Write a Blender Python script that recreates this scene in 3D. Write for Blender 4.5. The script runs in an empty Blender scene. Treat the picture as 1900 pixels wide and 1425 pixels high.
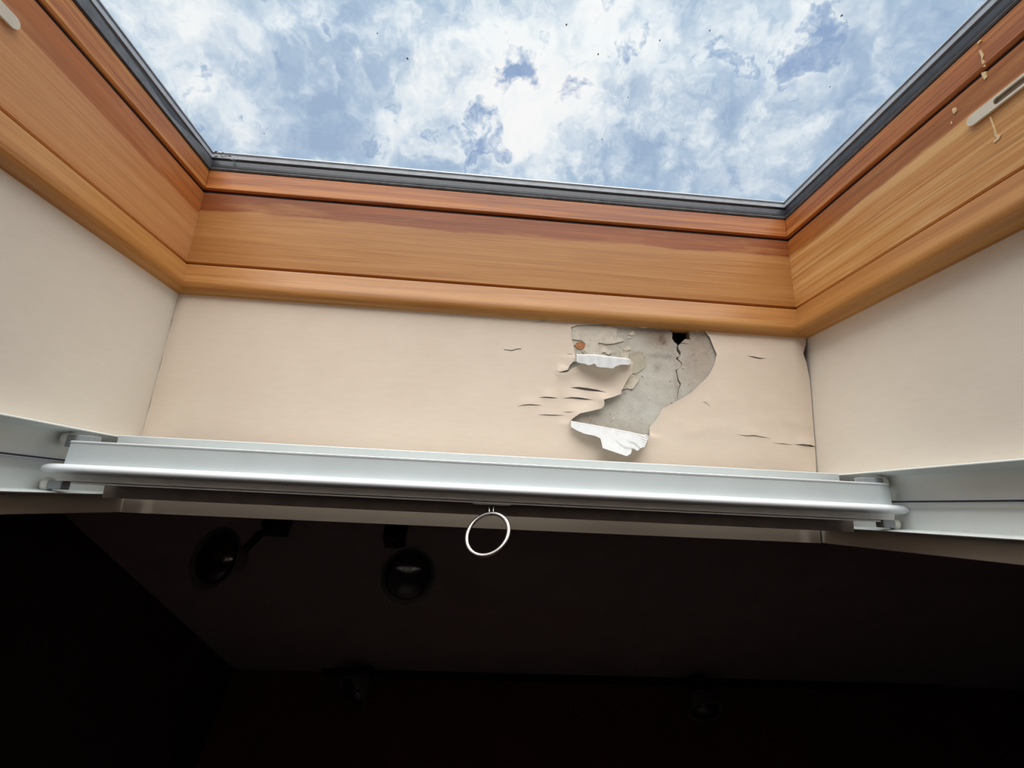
import bpy, bmesh, math, random
import numpy as np
from mathutils import Vector, Matrix
from mathutils.geometry import delaunay_2d_cdt

random.seed(7)
sc = bpy.context.scene
C = sc.collection

# ------------------------------------------------------------------ frames
# window frame: u across, v up the slope (away from the camera), w outward normal
PITCH = math.radians(32)
M = Matrix.Translation((0, 0, 2.0)) @ Matrix.Rotation(PITCH, 4, 'X')
M3 = M.to_3x3()
F_PX = 837.3733
RC = Matrix(((0.9964178917768587, -0.07135526232741321, 0.04538514608488405),
             (0.0624127944750301, 0.25838053763305424, -0.9640249690014628),
             (0.05706161610730872, 0.9634043410275043, 0.26190847190685196)))
CAM = Vector((0.3765, -0.5251, -0.0579))
W = 0.78          # clear width of the window well
VN = -1.15        # near (lower) end of the well

# ------------------------------------------------------------------ camera
cd = bpy.data.cameras.new('camera'); cam = bpy.data.objects.new('camera', cd); C.objects.link(cam)
cd.sensor_fit = 'HORIZONTAL'; cd.sensor_width = 36.0; cd.lens = 36.0 * F_PX / 1900.0
cd.clip_start = 0.01; cd.clip_end = 200
mc = Matrix((RC[0], -RC[1], -RC[2])).transposed()
cam.matrix_world = Matrix.Translation(M @ CAM) @ (M3 @ mc).to_4x4()
sc.camera = cam


def ray(x, y):
    return RC.transposed() @ Vector(((x - 950) / F_PX, (y - 712.5) / F_PX, 1))


def at(x, y, ax, val):                       # picture point on a plane of the window frame
    d = ray(x, y); t = (val - CAM[ax]) / d[ax]
    return CAM + d * t


def atz(x, y, z):                            # picture point on a level plane of the room
    d = M3 @ ray(x, y); c = M @ CAM; t = (z - c.z) / d.z
    return c + d * t


def aty(x, y, yy):
    d = M3 @ ray(x, y); c = M @ CAM; t = (yy - c.y) / d.y
    return c + d * t


def s2l(r, g, b):
    f = lambda c: (c / 255 / 12.92) if c / 255 <= .04045 else ((c / 255 + .055) / 1.055) ** 2.4
    return (f(r), f(g), f(b), 1)


# ------------------------------------------------------------------ view, sky, sun
vs = sc.view_settings
vs.view_transform = 'Standard'; vs.look = 'None'; vs.exposure = 0.0; vs.gamma = 1.0
vs.use_curve_mapping = False
cy = sc.cycles                       # light paths: enough bounces for the well, no caustics
cy.max_bounces = 6; cy.diffuse_bounces = 4; cy.glossy_bounces = 2; cy.transmission_bounces = 2; cy.transparent_max_bounces = 8
cy.caustics_reflective = False; cy.caustics_refractive = False


class NT:
    def __init__(self, tree):
        self.t = tree; self.n = tree.nodes; self.l = tree.links

    def new(self, kind, ins=None, **kw):
        nd = self.n.new(kind)
        for k, v in kw.items():
            setattr(nd, k, v)
        for k, v in (ins or {}).items():
            self.put(nd.inputs[k], v)
        return nd

    def put(self, sock, v):
        if isinstance(v, bpy.types.NodeSocket):
            self.l.new(v, sock)
        else:
            sock.default_value = v

    def math(self, op, a, b=0.0, clamp=False):
        nd = self.new('ShaderNodeMath', {0: a, 1: b}, operation=op); nd.use_clamp = clamp
        return nd.outputs[0]

    def mix(self, fac, a, b):
        nd = self.new('ShaderNodeMix', data_type='RGBA')
        self.put(nd.inputs[0], fac); self.put(nd.inputs[6], a); self.put(nd.inputs[7], b)
        return nd.outputs[2]

    def noise(self, vec, scale, detail=4, rough=.5, dist=0.0, out=0):
        nd = self.new('ShaderNodeTexNoise', {'Vector': vec, 'Scale': scale, 'Detail': detail, 'Roughness': rough, 'Distortion': dist})
        return nd.outputs[out]

    def ramp(self, fac, stops, interp='LINEAR'):
        nd = self.new('ShaderNodeValToRGB', {0: fac}); cr = nd.color_ramp; cr.interpolation = interp
        while len(cr.elements) < len(stops):
            cr.elements.new(.5)
        for e, (p, c) in zip(cr.elements, stops):
            e.position = p; e.color = c if len(c) == 4 else (*c, 1)
        return nd.outputs[0]

    def map(self, v, a, b, c=0.0, d=1.0, smooth=False):
        nd = self.new('ShaderNodeMapRange', {0: v, 1: a, 2: b, 3: c, 4: d})
        nd.interpolation_type = 'SMOOTHSTEP' if smooth else 'LINEAR'
        return nd.outputs[0]

    def vmath(self, op, a, b):
        nd = self.new('ShaderNodeVectorMath', {0: a, 1: b}, operation=op)
        return nd


world = bpy.data.worlds.new('sky'); sc.world = world; world.use_nodes = True
nt = NT(world.node_tree); nt.n.clear()
tc = nt.new('ShaderNodeTexCoord').outputs['Generated']
wn = nt.noise(tc, 8.5, 4, .62, 0, 1)
wv = nt.vmath('SUBTRACT', wn, (.5, .5, .5)).outputs[0]
wv = nt.vmath('MULTIPLY', wv, (.13, .13, .13)).outputs[0]
dirw = nt.vmath('ADD', tc, wv).outputs[0]
fine = nt.noise(dirw, 24.0, 4, .64, 0)
finec = nt.math('SUBTRACT', fine, .5)
# where the cloud layer opens, where it heaps up and where it thins, as (x, y, radius) of the sky in view
GAPS = [(958, 95, .052), (940, 145, .050), (900, 230, .055), (852, 290, .046), (1155, 35, .055), (1178, 110, .045),
        (1062, 165, .034), (1352, 118, .046), (648, 56, .032), (1492, 85, .045), (330, 165, .030)]
HEAP = [(985, 200, .12, .26), (960, 275, .10, .20), (845, 120, .15, .24), (720, 110, .11, .10), (450, 85, .09, .28), (622, 40, .10, .20),
        (1090, 100, .13, .26), (1245, 90, .15, .14), (1340, 200, .10, .12), (405, 205, .05, .24), (310, 112, .07, .26), (1640, 60, .06, .16), (780, 260, .06, .18),
        (560, 130, .15, -.14), (480, 10, .09, -.14), (640, 240, .14, -.12), (1420, 280, .26, -.06)]
dirg = nt.vmath('ADD', tc, nt.vmath('MULTIPLY', wv, (1.9, 1.9, 1.9)).outputs[0]).outputs[0]
gap = nt.noise(dirw, 7.0, 2, .6, 0)
gap = nt.math('ADD', nt.math('MULTIPLY', nt.math('SUBTRACT', gap, .5), .9), .62)
heap = nt.noise(dirw, 8.0, 4, .57, 0)
heap = nt.math('ADD', nt.math('MULTIPLY', nt.math('SUBTRACT', heap, .5), 1.25), .50)
for (x, y, r) in GAPS:
    ds = nt.vmath('DISTANCE', dirg, tuple((M3 @ ray(x, y)).normalized())).outputs['Value']
    gap = nt.math('SUBTRACT', gap, nt.map(ds, r * 1.5, 0.0, 0.0, .36, True))
for (x, y, r, a) in HEAP:
    ds = nt.vmath('DISTANCE', dirw, tuple((M3 @ ray(x, y)).normalized())).outputs['Value']
    heap = nt.math('ADD', heap, nt.map(ds, r * 1.5, 0.0, 0.0, a * (.62 if a > 0 else .9), True))
gap = nt.math('ADD', gap, nt.math('MULTIPLY', finec, .85))
heap = nt.math('ADD', heap, nt.math('MULTIPLY', finec, .75))
lining = nt.math('MULTIPLY', nt.map(gap, .34, .42, 0, 1, True), nt.map(gap, .62, .44, 0, 1, True))
heap = nt.math('ADD', heap, nt.math('MULTIPLY', lining, .10))
cloud = nt.ramp(heap, [(.26, s2l(160, 184, 213)), (.42, s2l(178, 200, 223)), (.53, s2l(202, 218, 234)), (.64, s2l(228, 238, 246)), (.78, s2l(248, 252, 254)), (.95, s2l(255, 255, 255))])
blue = nt.mix(nt.map(fine, .35, .65), s2l(146, 172, 209), s2l(164, 187, 218))
cloud = nt.mix(nt.map(gap, .14, .45, 0, 1, True), blue, cloud)
sep = nt.new('ShaderNodeSeparateXYZ', {0: tc})
up = nt.map(sep.outputs[2], -.06, .03, 0.0, 1.0, True)
col = nt.mix(up, (.10, .10, .085, 1), cloud)
bg = nt.new('ShaderNodeBackground', {'Color': col, 'Strength': 1.0})
out = nt.new('ShaderNodeOutputWorld'); nt.l.new(bg.outputs[0], out.inputs[0])
world.cycles.sampling_method = 'MANUAL'; world.cycles.sample_map_resolution = 512

sd = bpy.data.lights.new('sun', 'SUN'); sun = bpy.data.objects.new('sun', sd); C.objects.link(sun)
sd.energy = 5.7; sd.angle = math.radians(70); sd.color = (1.0, .975, .94)
sun.location = (0, -3, 6)
sun.rotation_euler = Vector((.03, .77, -.64)).to_track_quat('-Z', 'Y').to_euler()

# ------------------------------------------------------------------ materials
MATS = {}


def mat(name):
    m = bpy.data.materials.new(name); m.use_nodes = True; n = NT(m.node_tree); n.n.clear()
    o = n.new('ShaderNodeOutputMaterial'); b = n.new('ShaderNodeBsdfPrincipled')
    n.l.new(b.outputs[0], o.inputs[0]); MATS[name] = m
    return m, n, b, o


def bump(n, b, h, strength, dist):
    bp = n.new('ShaderNodeBump', {'Height': h, 'Strength': strength, 'Distance': dist})
    n.l.new(bp.outputs[0], b.inputs['Normal'])


def plain(name, c, rough=.5, metal=0.0, var=.06, scale=60, bmp=0.0, spec=.5):
    m, n, b, o = mat(name)
    co = n.new('ShaderNodeTexCoord').outputs['Object']
    f = n.noise(co, scale, 4, .55)
    lo = tuple(max(0, x * (1 - var)) for x in c[:3]) + (1,); hi = tuple(min(1, x * (1 + var)) for x in c[:3]) + (1,)
    n.put(b.inputs['Base Color'], n.ramp(f, [(.35, lo), (.65, hi)]))
    b.inputs['Roughness'].default_value = rough; b.inputs['Metallic'].default_value = metal
    b.inputs['Specular IOR Level'].default_value = spec
    if bmp: bump(n, b, f, bmp, .001)
    return m


def paint(name, c, dirt):
    m, n, b, o = mat(name)
    co = n.new('ShaderNodeTexCoord').outputs['Object']
    big = n.noise(co, 9, 4, .55); mp = n.new('ShaderNodeMapping', {'Vector': co, 'Scale': (1, 1, 4.0)}).outputs[0]
    streak = n.noise(mp, 45, 5, .6); fine = n.noise(co, 420, 3, .6)
    k = n.math('ADD', n.math('MULTIPLY', big, .6), n.math('MULTIPLY', streak, .4))
    n.put(b.inputs['Base Color'], n.mix(n.map(k, .38, .62), c, dirt))
    b.inputs['Roughness'].default_value = .62; b.inputs['Specular IOR Level'].default_value = .3
    h = n.math('ADD', n.math('MULTIPLY', streak, .7), n.math('MULTIPLY', fine, .22))
    bump(n, b, h, .16, .0008)
    return m


def wood(name, base, dark, light, band=None, band_edge=.28, fine_amt=.5, pale=None, rough=.42, line=.45):
    """grain follows the attribute gc: (along, across, fraction from the outer edge)"""
    m, n, b, o = mat(name)
    at_ = n.new('ShaderNodeAttribute', attribute_name='gc', attribute_type='GEOMETRY').outputs['Vector']
    info = n.new('ShaderNodeObjectInfo').outputs['Random']
    sp = n.new('ShaderNodeSeparateXYZ', {0: at_})
    off = n.math('MULTIPLY', info, 7.0)
    al = n.math('ADD', sp.outputs[0], off)
    v1 = n.new('ShaderNodeCombineXYZ', {0: n.math('MULTIPLY', al, 2.2), 1: n.math('MULTIPLY', sp.outputs[1], 75.0), 2: info}).outputs[0]
    v2 = n.new('ShaderNodeCombineXYZ', {0: n.math('MULTIPLY', al, 14.0), 1: n.math('MULTIPLY', sp.outputs[1], 520.0), 2: info}).outputs[0]
    v3 = n.new('ShaderNodeCombineXYZ', {0: n.math('MULTIPLY', al, 5.0), 1: n.math('MULTIPLY', sp.outputs[1], 26.0), 2: info}).outputs[0]
    g1 = n.noise(v1, 1.0, 5, .6, 1.2); g2 = n.noise(v2, 1.0, 4, .6, .3); g3 = n.noise(v3, 1.0, 4, .55, .4)
    k = n.math('ADD', n.math('MULTIPLY', g1, 1 - fine_amt * .6), n.math('MULTIPLY', g2, fine_amt * .6))
    c = n.ramp(k, [(.36, dark), (.48, base), (.60, light)])
    c = n.mix(n.map(g3, .5, .75, 0, .35), c, dark)
    v6 = n.new('ShaderNodeCombineXYZ', {0: n.math('MULTIPLY', al, 1.6), 1: n.math('MULTIPLY', sp.outputs[1], 240.0), 2: info}).outputs[0]
    g6 = n.noise(v6, 1.0, 3, .6, .9)
    c = n.mix(n.map(g6, .56, .68, 0, line), c, tuple(x * .7 for x in dark[:3]) + (1,))
    if pale:
        v4 = n.new('ShaderNodeCombineXYZ', {0: n.math('MULTIPLY', al, 3.0), 1: n.math('MULTIPLY', sp.outputs[1], 40.0), 2: 3.3}).outputs[0]
        g4 = n.noise(v4, 1.0, 5, .6, .8)
        c = n.mix(n.map(g4, .52, .72, 0, .55), c, pale)
    if band:
        v5 = n.new('ShaderNodeCombineXYZ', {0: n.math('MULTIPLY', al, 9.0), 1: n.math('MULTIPLY', sp.outputs[1], 60.0), 2: info}).outputs[0]
        g5 = n.noise(v5, 1.0, 5, .6, .2)
        e = n.math('ADD', sp.outputs[2], n.math('MULTIPLY', n.math('SUBTRACT', g5, .5), .16))
        bf = n.map(e, band_edge + .02, band_edge - .03, 0, 1, True)
        bc = n.mix(n.map(g1, .35, .65), band, tuple(x * .62 for x in band[:3]) + (1,))
        bc = n.mix(n.map(g5, .52, .7, 0, .6), bc, base)
        c = n.mix(bf, c, bc)
    n.put(b.inputs['Base Color'], c)
    n.put(b.inputs['Roughness'], n.map(g2, .3, .7, rough - .06, rough + .14))
    b.inputs['Specular IOR Level'].default_value = .4
    bump(n, b, n.math('ADD', n.math('MULTIPLY', g6, .5), n.math('MULTIPLY', g2, .5)), .35, .0006)
    return m


paint('paint_end', (.78, .655, .535, 1), (.74, .61, .49, 1))
paint('paint_side', (.775, .70, .60, 1), (.74, .66, .56, 1))
plain('paint_back', (.63, .63, .62), .6, 0, .05, 160, .2)
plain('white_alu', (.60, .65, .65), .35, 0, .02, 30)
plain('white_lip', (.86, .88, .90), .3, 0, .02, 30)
plain('rail_white', (.78, .815, .79), .4, 0, .03, 20)
plain('grey_plastic', (.30, .315, .325), .45, 0, .05, 80)
plain('white_plastic', (.78, .76, .70), .45, 0, .05, 80)
plain('shaded_profile', (.34, .27, .24), .6, 0, .1, 60)  # brown kept dark to carry the shade below the bar
plain('under_profile', (.88, .84, .80), .55, 0, .06, 60)
plain('cord_blue', (.022, .022, .05), .6, 0, .2, 900)
plain('cord_light', (.45, .45, .5), .6, 0, .2, 900)
plain('chrome', (.86, .84, .80), .25, 1.0, .04, 200)
plain('steel_dark', (.45, .44, .42), .4, 1.0, .1, 200)
plain('rubber_grey', (.115, .125, .135), .5, 0, .25, 90)
plain('groove_black', (.012, .008, .008), .8, 0, .2, 90)  # black fill standing in for the shade inside the frame grooves
plain('rubber_dark', (.030, .032, .042), .45, 0, .3, 90)
plain('spacer_silver', (.66, .68, .72), .3, 0, .08, 90)
plain('edge_white', (.85, .88, .92), .3, .2, .04, 60)
plain('plate_cream', (.74, .68, .54), .45, 0, .05, 90)
plain('plate_slot', (.20, .145, .095), .6, 0, .15, 120)
plain('drip', (.80, .60, .32), .6, 0, .2, 300)
plain('room_ceiling', (.50, .50, .53), .9, 0, .05, 8)
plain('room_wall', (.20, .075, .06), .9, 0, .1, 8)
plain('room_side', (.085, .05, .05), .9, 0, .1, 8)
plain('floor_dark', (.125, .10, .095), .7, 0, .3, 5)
plain('roof_slab', (.25, .17, .12), .9, 0, .1, 12)
plain('lamp_black', (.02, .02, .022), .5, 0, .1, 90)
plain('lamp_shade', (.27, .27, .27), .45, 0, .05, 90)
plain('cavity', (.05, .05, .06), .9, 0, .4, 120)
plain('skim', (.66, .595, .49), .8, 0, .10, 140, .4)
plain('old_paint', (.47, .42, .315), .55, 0, .05, 120)
plain('flake_tan', (.66, .58, .45), .7, 0, .10, 200, .3)
plain('rust', (.42, .17, .065), .75, 0, .35, 260, .3)
m, n, b, o = mat('bulb'); b.inputs['Base Color'].default_value = (.16, .16, .165, 1); b.inputs['Roughness'].default_value = .16; b.inputs['Metallic'].default_value = .8
b.inputs['Specular IOR Level'].default_value = .7
co = n.new('ShaderNodeTexCoord').outputs['Object']; bump(n, b, n.noise(co, 300, 2), .15, .001)

m, n, b, o = mat('plaster')
ca = n.new('ShaderNodeAttribute', attribute_name='stain', attribute_type='GEOMETRY').outputs['Color']
co = n.new('ShaderNodeTexCoord').outputs['Object']
f1 = n.noise(co, 60, 6, .6); f2 = n.noise(co, 300, 4, .65); f3 = n.noise(co, 170, 2, .5)
c = n.mix(n.map(f1, .38, .65, 0, .28), ca, (.22, .18, .145, 1))
c = n.mix(n.map(f2, .42, .7, 0, .25), c, (.62, .60, .54, 1))
c = n.mix(n.map(f3, .70, .74, 0, .6), c, (.10, .085, .07, 1))
n.put(b.inputs['Base Color'], c); b.inputs['Roughness'].default_value = .9
bump(n, b, n.math('ADD', f1, n.math('MULTIPLY', f2, .6)), .5, .0015)

m, n, b, o = mat('glass')
tr = n.new('ShaderNodeBsdfTransparent', {'Color': (.982, .988, .990, 1)})
gl = n.new('ShaderNodeBsdfGlossy', {'Color': (1, 1, 1, 1), 'Roughness': .02})
lw = n.new('ShaderNodeLayerWeight', {'Blend': .5})
fr = n.math('ADD', n.math('MULTIPLY', n.math('POWER', lw.outputs['Facing'], 5.0), .9), .025)
mx = n.new('ShaderNodeMixShader', {0: fr, 1: tr.outputs[0], 2: gl.outputs[0]})
n.l.new(mx.outputs[0], o.inputs[0])

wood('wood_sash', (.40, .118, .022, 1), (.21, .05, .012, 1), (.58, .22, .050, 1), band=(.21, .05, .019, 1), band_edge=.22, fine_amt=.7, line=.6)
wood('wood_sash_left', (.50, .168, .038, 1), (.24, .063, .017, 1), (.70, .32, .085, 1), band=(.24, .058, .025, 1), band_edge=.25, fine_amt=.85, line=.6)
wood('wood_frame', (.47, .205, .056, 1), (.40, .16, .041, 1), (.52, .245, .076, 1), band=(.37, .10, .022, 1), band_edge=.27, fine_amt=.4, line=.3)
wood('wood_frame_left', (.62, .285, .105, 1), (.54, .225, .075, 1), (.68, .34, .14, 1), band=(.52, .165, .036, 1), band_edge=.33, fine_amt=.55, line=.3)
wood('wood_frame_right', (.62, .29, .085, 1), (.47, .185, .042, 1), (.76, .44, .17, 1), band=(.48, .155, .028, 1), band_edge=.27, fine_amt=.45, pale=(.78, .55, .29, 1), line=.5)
wood('wood_trim', (.435, .185, .044, 1), (.33, .125, .026, 1), (.50, .24, .068, 1), fine_amt=.4, line=.4)


# ------------------------------------------------------------------ mesh helpers
ROOT = {}


class MB:
    def __init__(self):
        self.v = []; self.f = []; self.mi = []; self.gc = []

    def add(self, vs_, fs, mi=0, gc=None):
        o = len(self.v); self.v += [tuple(x) for x in vs_]
        self.gc += gc if gc else [(0, 0, 0)] * len(vs_)
        for q in fs:
            self.f.append(tuple(i + o for i in q)); self.mi.append(mi)
        return self

    def box(self, a, b_, mi=0):
        (x0, y0, z0), (x1, y1, z1) = a, b_
        return self.add([(x0, y0, z0), (x1, y0, z0), (x1, y1, z0), (x0, y1, z0), (x0, y0, z1), (x1, y0, z1), (x1, y1, z1), (x0, y1, z1)],
                        [(0, 3, 2, 1), (4, 5, 6, 7), (0, 1, 5, 4), (1, 2, 6, 5), (2, 3, 7, 6), (3, 0, 4, 7)], mi)

    def prism_u(self, prof, u0, u1, mi=0):      # prof: (v, w) polygon, swept along u; u0, u1 may be functions of (v, w)
        k = len(prof); g = lambda q, p: q(*p) if callable(q) else q
        vs_ = [(g(u0, p), *p) for p in prof] + [(g(u1, p), *p) for p in prof]
        fs = [(i, (i + 1) % k, k + (i + 1) % k, k + i) for i in range(k)] + [tuple(range(k))[::-1], tuple(range(k, 2 * k))]
        return self.add(vs_, fs, mi)

    def tube(self, pts, r, seg=10, mi=0, closed=False, flat=None):
        pts = [Vector(p) for p in pts]; k = len(pts); vs_ = []; fs = []; up = None
        for i, p in enumerate(pts):
            a = pts[(i - 1) % k] if closed else pts[max(i - 1, 0)]; b_ = pts[(i + 1) % k] if closed else pts[min(i + 1, k - 1)]
            t = (b_ - a).normalized()
            if up is None:
                up = Vector((0, 0, 1)) if abs(t.z) < .8 else Vector((1, 0, 0))
                if flat is not None: up = Vector(flat)
            x = t.cross(up).normalized(); y = x.cross(t).normalized()
            if flat is None: up = y
            rr = r(i / (k - 1)) if callable(r) else r
            ra, rb = rr if isinstance(rr, tuple) else (rr, rr)
            for j in range(seg):
                an = 2 * math.pi * j / seg
                vs_.append(p + x * math.cos(an) * ra + y * math.sin(an) * rb)
        for i in range(k if closed else k - 1):
            for j in range(seg):
                a = i * seg + j; b_ = i * seg + (j + 1) % seg; i2 = (i + 1) % k
                fs.append((a, b_, i2 * seg + (j + 1) % seg, i2 * seg + j))
        if not closed:
            fs += [tuple(range(seg))[::-1], tuple(range((k - 1) * seg, k * seg))]
        return self.add(vs_, fs, mi)

    def lathe(self, prof, org, axis, seg=28, mi=0):      # prof: (radius, distance along axis)
        ax = Vector(axis).normalized(); x = ax.cross(Vector((0, 0, 1)) if abs(ax.z) < .9 else Vector((1, 0, 0))).normalized(); y = ax.cross(x)
        org = Vector(org); vs_ = []; fs = []
        for (r, h) in prof:
            for j in range(seg):
                an = 2 * math.pi * j / seg
                vs_.append(org + ax * h + (x * math.cos(an) + y * math.sin(an)) * r)
        for i in range(len(prof) - 1):
            for j in range(seg):
                fs.append((i * seg + j, i * seg + (j + 1) % seg, (i + 1) * seg + (j + 1) % seg, (i + 1) * seg + j))
        return self.add(vs_, fs, mi)

    def build(self, name, mats, parent=None, local=True, origin=None, smooth=40, bevel=0.0, solid=None):
        """local: coordinates are in the window frame; origin: where the object's own origin lies"""
        o3 = Vector(ROOT[parent.name][0]) if parent is not None and parent.name in ROOT else Vector(origin or (0, 0, 0))
        me = bpy.data.meshes.new(name)
        me.from_pydata([tuple(Vector(p) - o3) for p in self.v], [], self.f)
        ms = mats if isinstance(mats, (list, tuple)) else [mats]
        for q in ms: me.materials.append(MATS[q])
        me.polygons.foreach_set('material_index', self.mi)
        if any(g != (0, 0, 0) for g in self.gc):
            a = me.attributes.new('gc', 'FLOAT_VECTOR', 'POINT')
            a.data.foreach_set('vector', [c_ for g in self.gc for c_ in g])
        bm = bmesh.new(); bm.from_mesh(me); bmesh.ops.recalc_face_normals(bm, faces=bm.faces) if solid is None else None
        bm.to_mesh(me); bm.free()
        if smooth:
            me.polygons.foreach_set('use_smooth', [True] * len(me.polygons)); me.set_sharp_from_angle(angle=math.radians(smooth))
        ob = bpy.data.objects.new(name, me); C.objects.link(ob)
        if parent is not None:
            ob.parent = parent
        else:
            ob.matrix_world = (M @ Matrix.Translation(o3)) if local else Matrix.Translation(o3)
            ROOT[ob.name] = (tuple(o3), local)
        if bevel:
            md = ob.modifiers.new('bevel', 'BEVEL'); md.width = bevel; md.segments = 2; md.limit_method = 'ANGLE'; md.angle_limit = math.radians(40)
        return ob


def empty(name, origin, local=True):
    ob = bpy.data.objects.new(name, None); C.objects.link(ob); ob.empty_display_size = .03
    ob.matrix_world = (M @ Matrix.Translation(origin)) if local else Matrix.Translation(origin)
    ROOT[ob.name] = (tuple(origin), local)
    return ob


def tag(o, label, cat=None, group=None, kind=None):
    o['label'] = label
    if cat: o['category'] = cat
    if group: o['group'] = group
    if kind: o['kind'] = kind
    return o


# ------------------------------------------------------------------ room shell
Z0 = 2.0
ZC = (M @ CAM).z + .45                  # level of the flat ceiling
XL, XR, YF, YB = -.392, 2.9, 1.36, -1.65
tag(MB().box((XL - .1, YB - .1, -.1), (XR + .1, YF + .1, 0)).build('floor', 'floor_dark', local=False), 'dark floor of the unlit attic room', 'floor', kind='structure')
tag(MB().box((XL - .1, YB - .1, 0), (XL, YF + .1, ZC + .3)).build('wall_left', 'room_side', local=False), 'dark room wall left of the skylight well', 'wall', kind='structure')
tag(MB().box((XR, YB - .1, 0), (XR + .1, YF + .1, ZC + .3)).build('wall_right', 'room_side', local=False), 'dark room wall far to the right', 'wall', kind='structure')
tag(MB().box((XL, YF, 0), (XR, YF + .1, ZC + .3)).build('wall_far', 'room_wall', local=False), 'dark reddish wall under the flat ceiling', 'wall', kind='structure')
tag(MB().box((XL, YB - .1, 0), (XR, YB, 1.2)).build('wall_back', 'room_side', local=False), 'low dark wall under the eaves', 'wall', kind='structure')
V1 = (ZC - Z0 + .085 * math.cos(PITCH)) / math.sin(PITCH)
y1 = (M @ Vector((0, V1, -.085))).y
tag(MB().box((XL, y1 - .01, ZC), (XR, YF, ZC + .1)).build('ceiling', 'room_ceiling', local=False), 'flat dark grey ceiling with spotlights beyond the skylight', 'ceiling', kind='structure')
g = .0605
sl = MB()
sl.box((XL, -2.1, -.085), (-g, V1 + .12, .33)); sl.box((W + g, -2.1, -.085), (XR, V1 + .12, .33))
sl.box((-g, g, -.085), (W + g, V1 + .12, .33)); sl.box((-g, -2.1, -.085), (W + g, VN - g, .33))
tag(sl.build('ceiling_slope', 'roof_slab'), 'sloping roof that the skylight is set into', 'ceiling', kind='structure')

# sides of the well
B0, B1 = -.0825, .2095
tag(MB().box((-.06, VN - .06, B0), (0, .06, B1)).build('wall_reveal_left', 'paint_side', bevel=.0008), 'cream painted left side of the skylight well', 'wall', kind='structure')
def wr(w_):                                   # the right side leans out a little towards the window
    return W + .001 + .06 * w_


rw = MB().box((W, VN - .06, B0), (W + .06, .06, B1)); rw.v = [(wr(p[2]) if abs(p[0] - W) < 1e-6 else p[0], p[1], p[2]) for p in rw.v]
tag(rw.build('wall_reveal_right', 'paint_side', bevel=.0008), 'cream painted right side of the skylight well', 'wall', kind='structure')
tag(MB().box((0, VN - .06, B0), (W, VN, B1)).build('wall_reveal_near', 'paint_side'), 'cream painted near side of the skylight well', 'wall', kind='structure')

# ------------------------------------------------------------------ end wall with peeling paint


def mk(x0, y0, s):
    return lambda *p: [(x0 + a / s, y0 + b_ / s) for (a, b_) in p]


PA, PB, PC, PD, PE, PG = mk(1040, 590, 10.178), mk(1180, 590, 10.178), mk(1030, 720, 9.5), mk(940, 620, 8.38), mk(1340, 560, 4.19), mk(920, 580, 4.318)


def on_wall(pts, v=0.0):
    r = []
    for (x, y) in pts:
        q = at(x, y, 1, v); r.append((q.x, q.z))
    return r


fold_hi = PA((1335, 858), (1150, 838), (1000, 825), (850, 806), (700, 790), (550, 772), (400, 757), (280, 745))
fold_lo = PC((1660, 832), (1550, 868), (1400, 840), (1300, 820), (1150, 790), (1000, 760), (850, 730), (700, 700), (550, 672), (400, 645), (260, 615))
hole = (PA((270, 690), (240, 500), (205, 380), (200, 300), (196, 180), (300, 140), (500, 128), (780, 120), (860, 95), (1000, 100), (1200, 118), (1400, 140), (1560, 190), (1660, 180))
        + PB((225, 122), (440, 138), (650, 150), (660, 185), (700, 198), (850, 186), (1020, 190), (1100, 210), (1160, 258), (1200, 240), (1250, 210), (1300, 250), (1390, 370), (1450, 520), (1520, 690),
             (1500, 800), (1460, 930), (1390, 1060), (1320, 1150), (1230, 1230), (1110, 1350), (1030, 1425))
        + [(1260, 742)] + PC((1890, 370), (1860, 430), (1780, 560), (1665, 690)) + fold_lo
        + PC((255, 590), (320, 530), (430, 455), (620, 415), (800, 375), (840, 330), (845, 270), (830, 225), (1000, 172), (1150, 115), (1151, 60))
        + PA((1170, 1320), (1230, 1200), (1290, 1090), (1350, 1060), (1310, 1010)) + fold_hi + PA((272, 725)))
cav = PA((-60, 1028), (20, 1018), (130, 985), (180, 890), (240, 830), (300, 818), (360, 826), (415, 860), (390, 885), (300, 915), (200, 972), (130, 1030), (20, 1040))


def lens(pts, wid):
    """thin slit along a polyline, wid in picture pixels at its middle"""
    n_ = len(pts); up = []; dn = []
    for i, (x, y) in enumerate(pts):
        t = i / (n_ - 1); h = wid * .5 * (math.sin(math.pi * t) ** .8 if 0 < i < n_ - 1 else 0)
        up.append((x, y - h)); dn.append((x, y + h))
    return up + dn[-2:0:-1]


slits = [lens(PD((985, 828), (1120, 840), (1260, 862), (1400, 885), (1545, 918)), 4.2),
         lens(PD((500, 985), (600, 982), (700, 988), (805, 995)), 1.8),
         lens(PD((860, 1000), (1000, 988), (1130, 1000), (1240, 1014), (1345, 1032)), 2.4),
         lens(PD((160, 1128), (250, 1105), (360, 1096), (470, 1104), (570, 1106)), 1.6),
         lens(PD((480, 1250), (600, 1257), (750, 1262), (920, 1264)), 1.7),
         lens(PD((870, 1212), (960, 1215), (1045, 1212)), 1.3),
         lens(PD((935, 310), (985, 315), (1030, 316)), 1.2),
         lens(PG((60, 270), (66, 297), (130, 305), (165, 293), (203, 291), (210, 250)), 1.9),
         lens(PE((190, 420), (240, 430), (290, 440), (345, 440)), 2.6),
         lens(PE((105, 1030), (190, 1042), (250, 1040), (300, 1050), (380, 1062)), 1.6),
         lens(PE((390, 1098), (470, 1104), (555, 1112)), 1.3),
         lens(PE((560, 1108), (620, 1112), (680, 1120), (728, 1128)), 3.4),
         lens(PG((300, 92), (345, 75), (400, 58), (500, 52)), 1.2),
         lens(PG((1650, 712), (1680, 720), (1722, 755)), 1.2)]
slit_lift = [2.0, 1.1, 1.6, .8, .7, .5, .3, .25, .5, .9, .5, 1.8, .4, .4]
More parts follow.
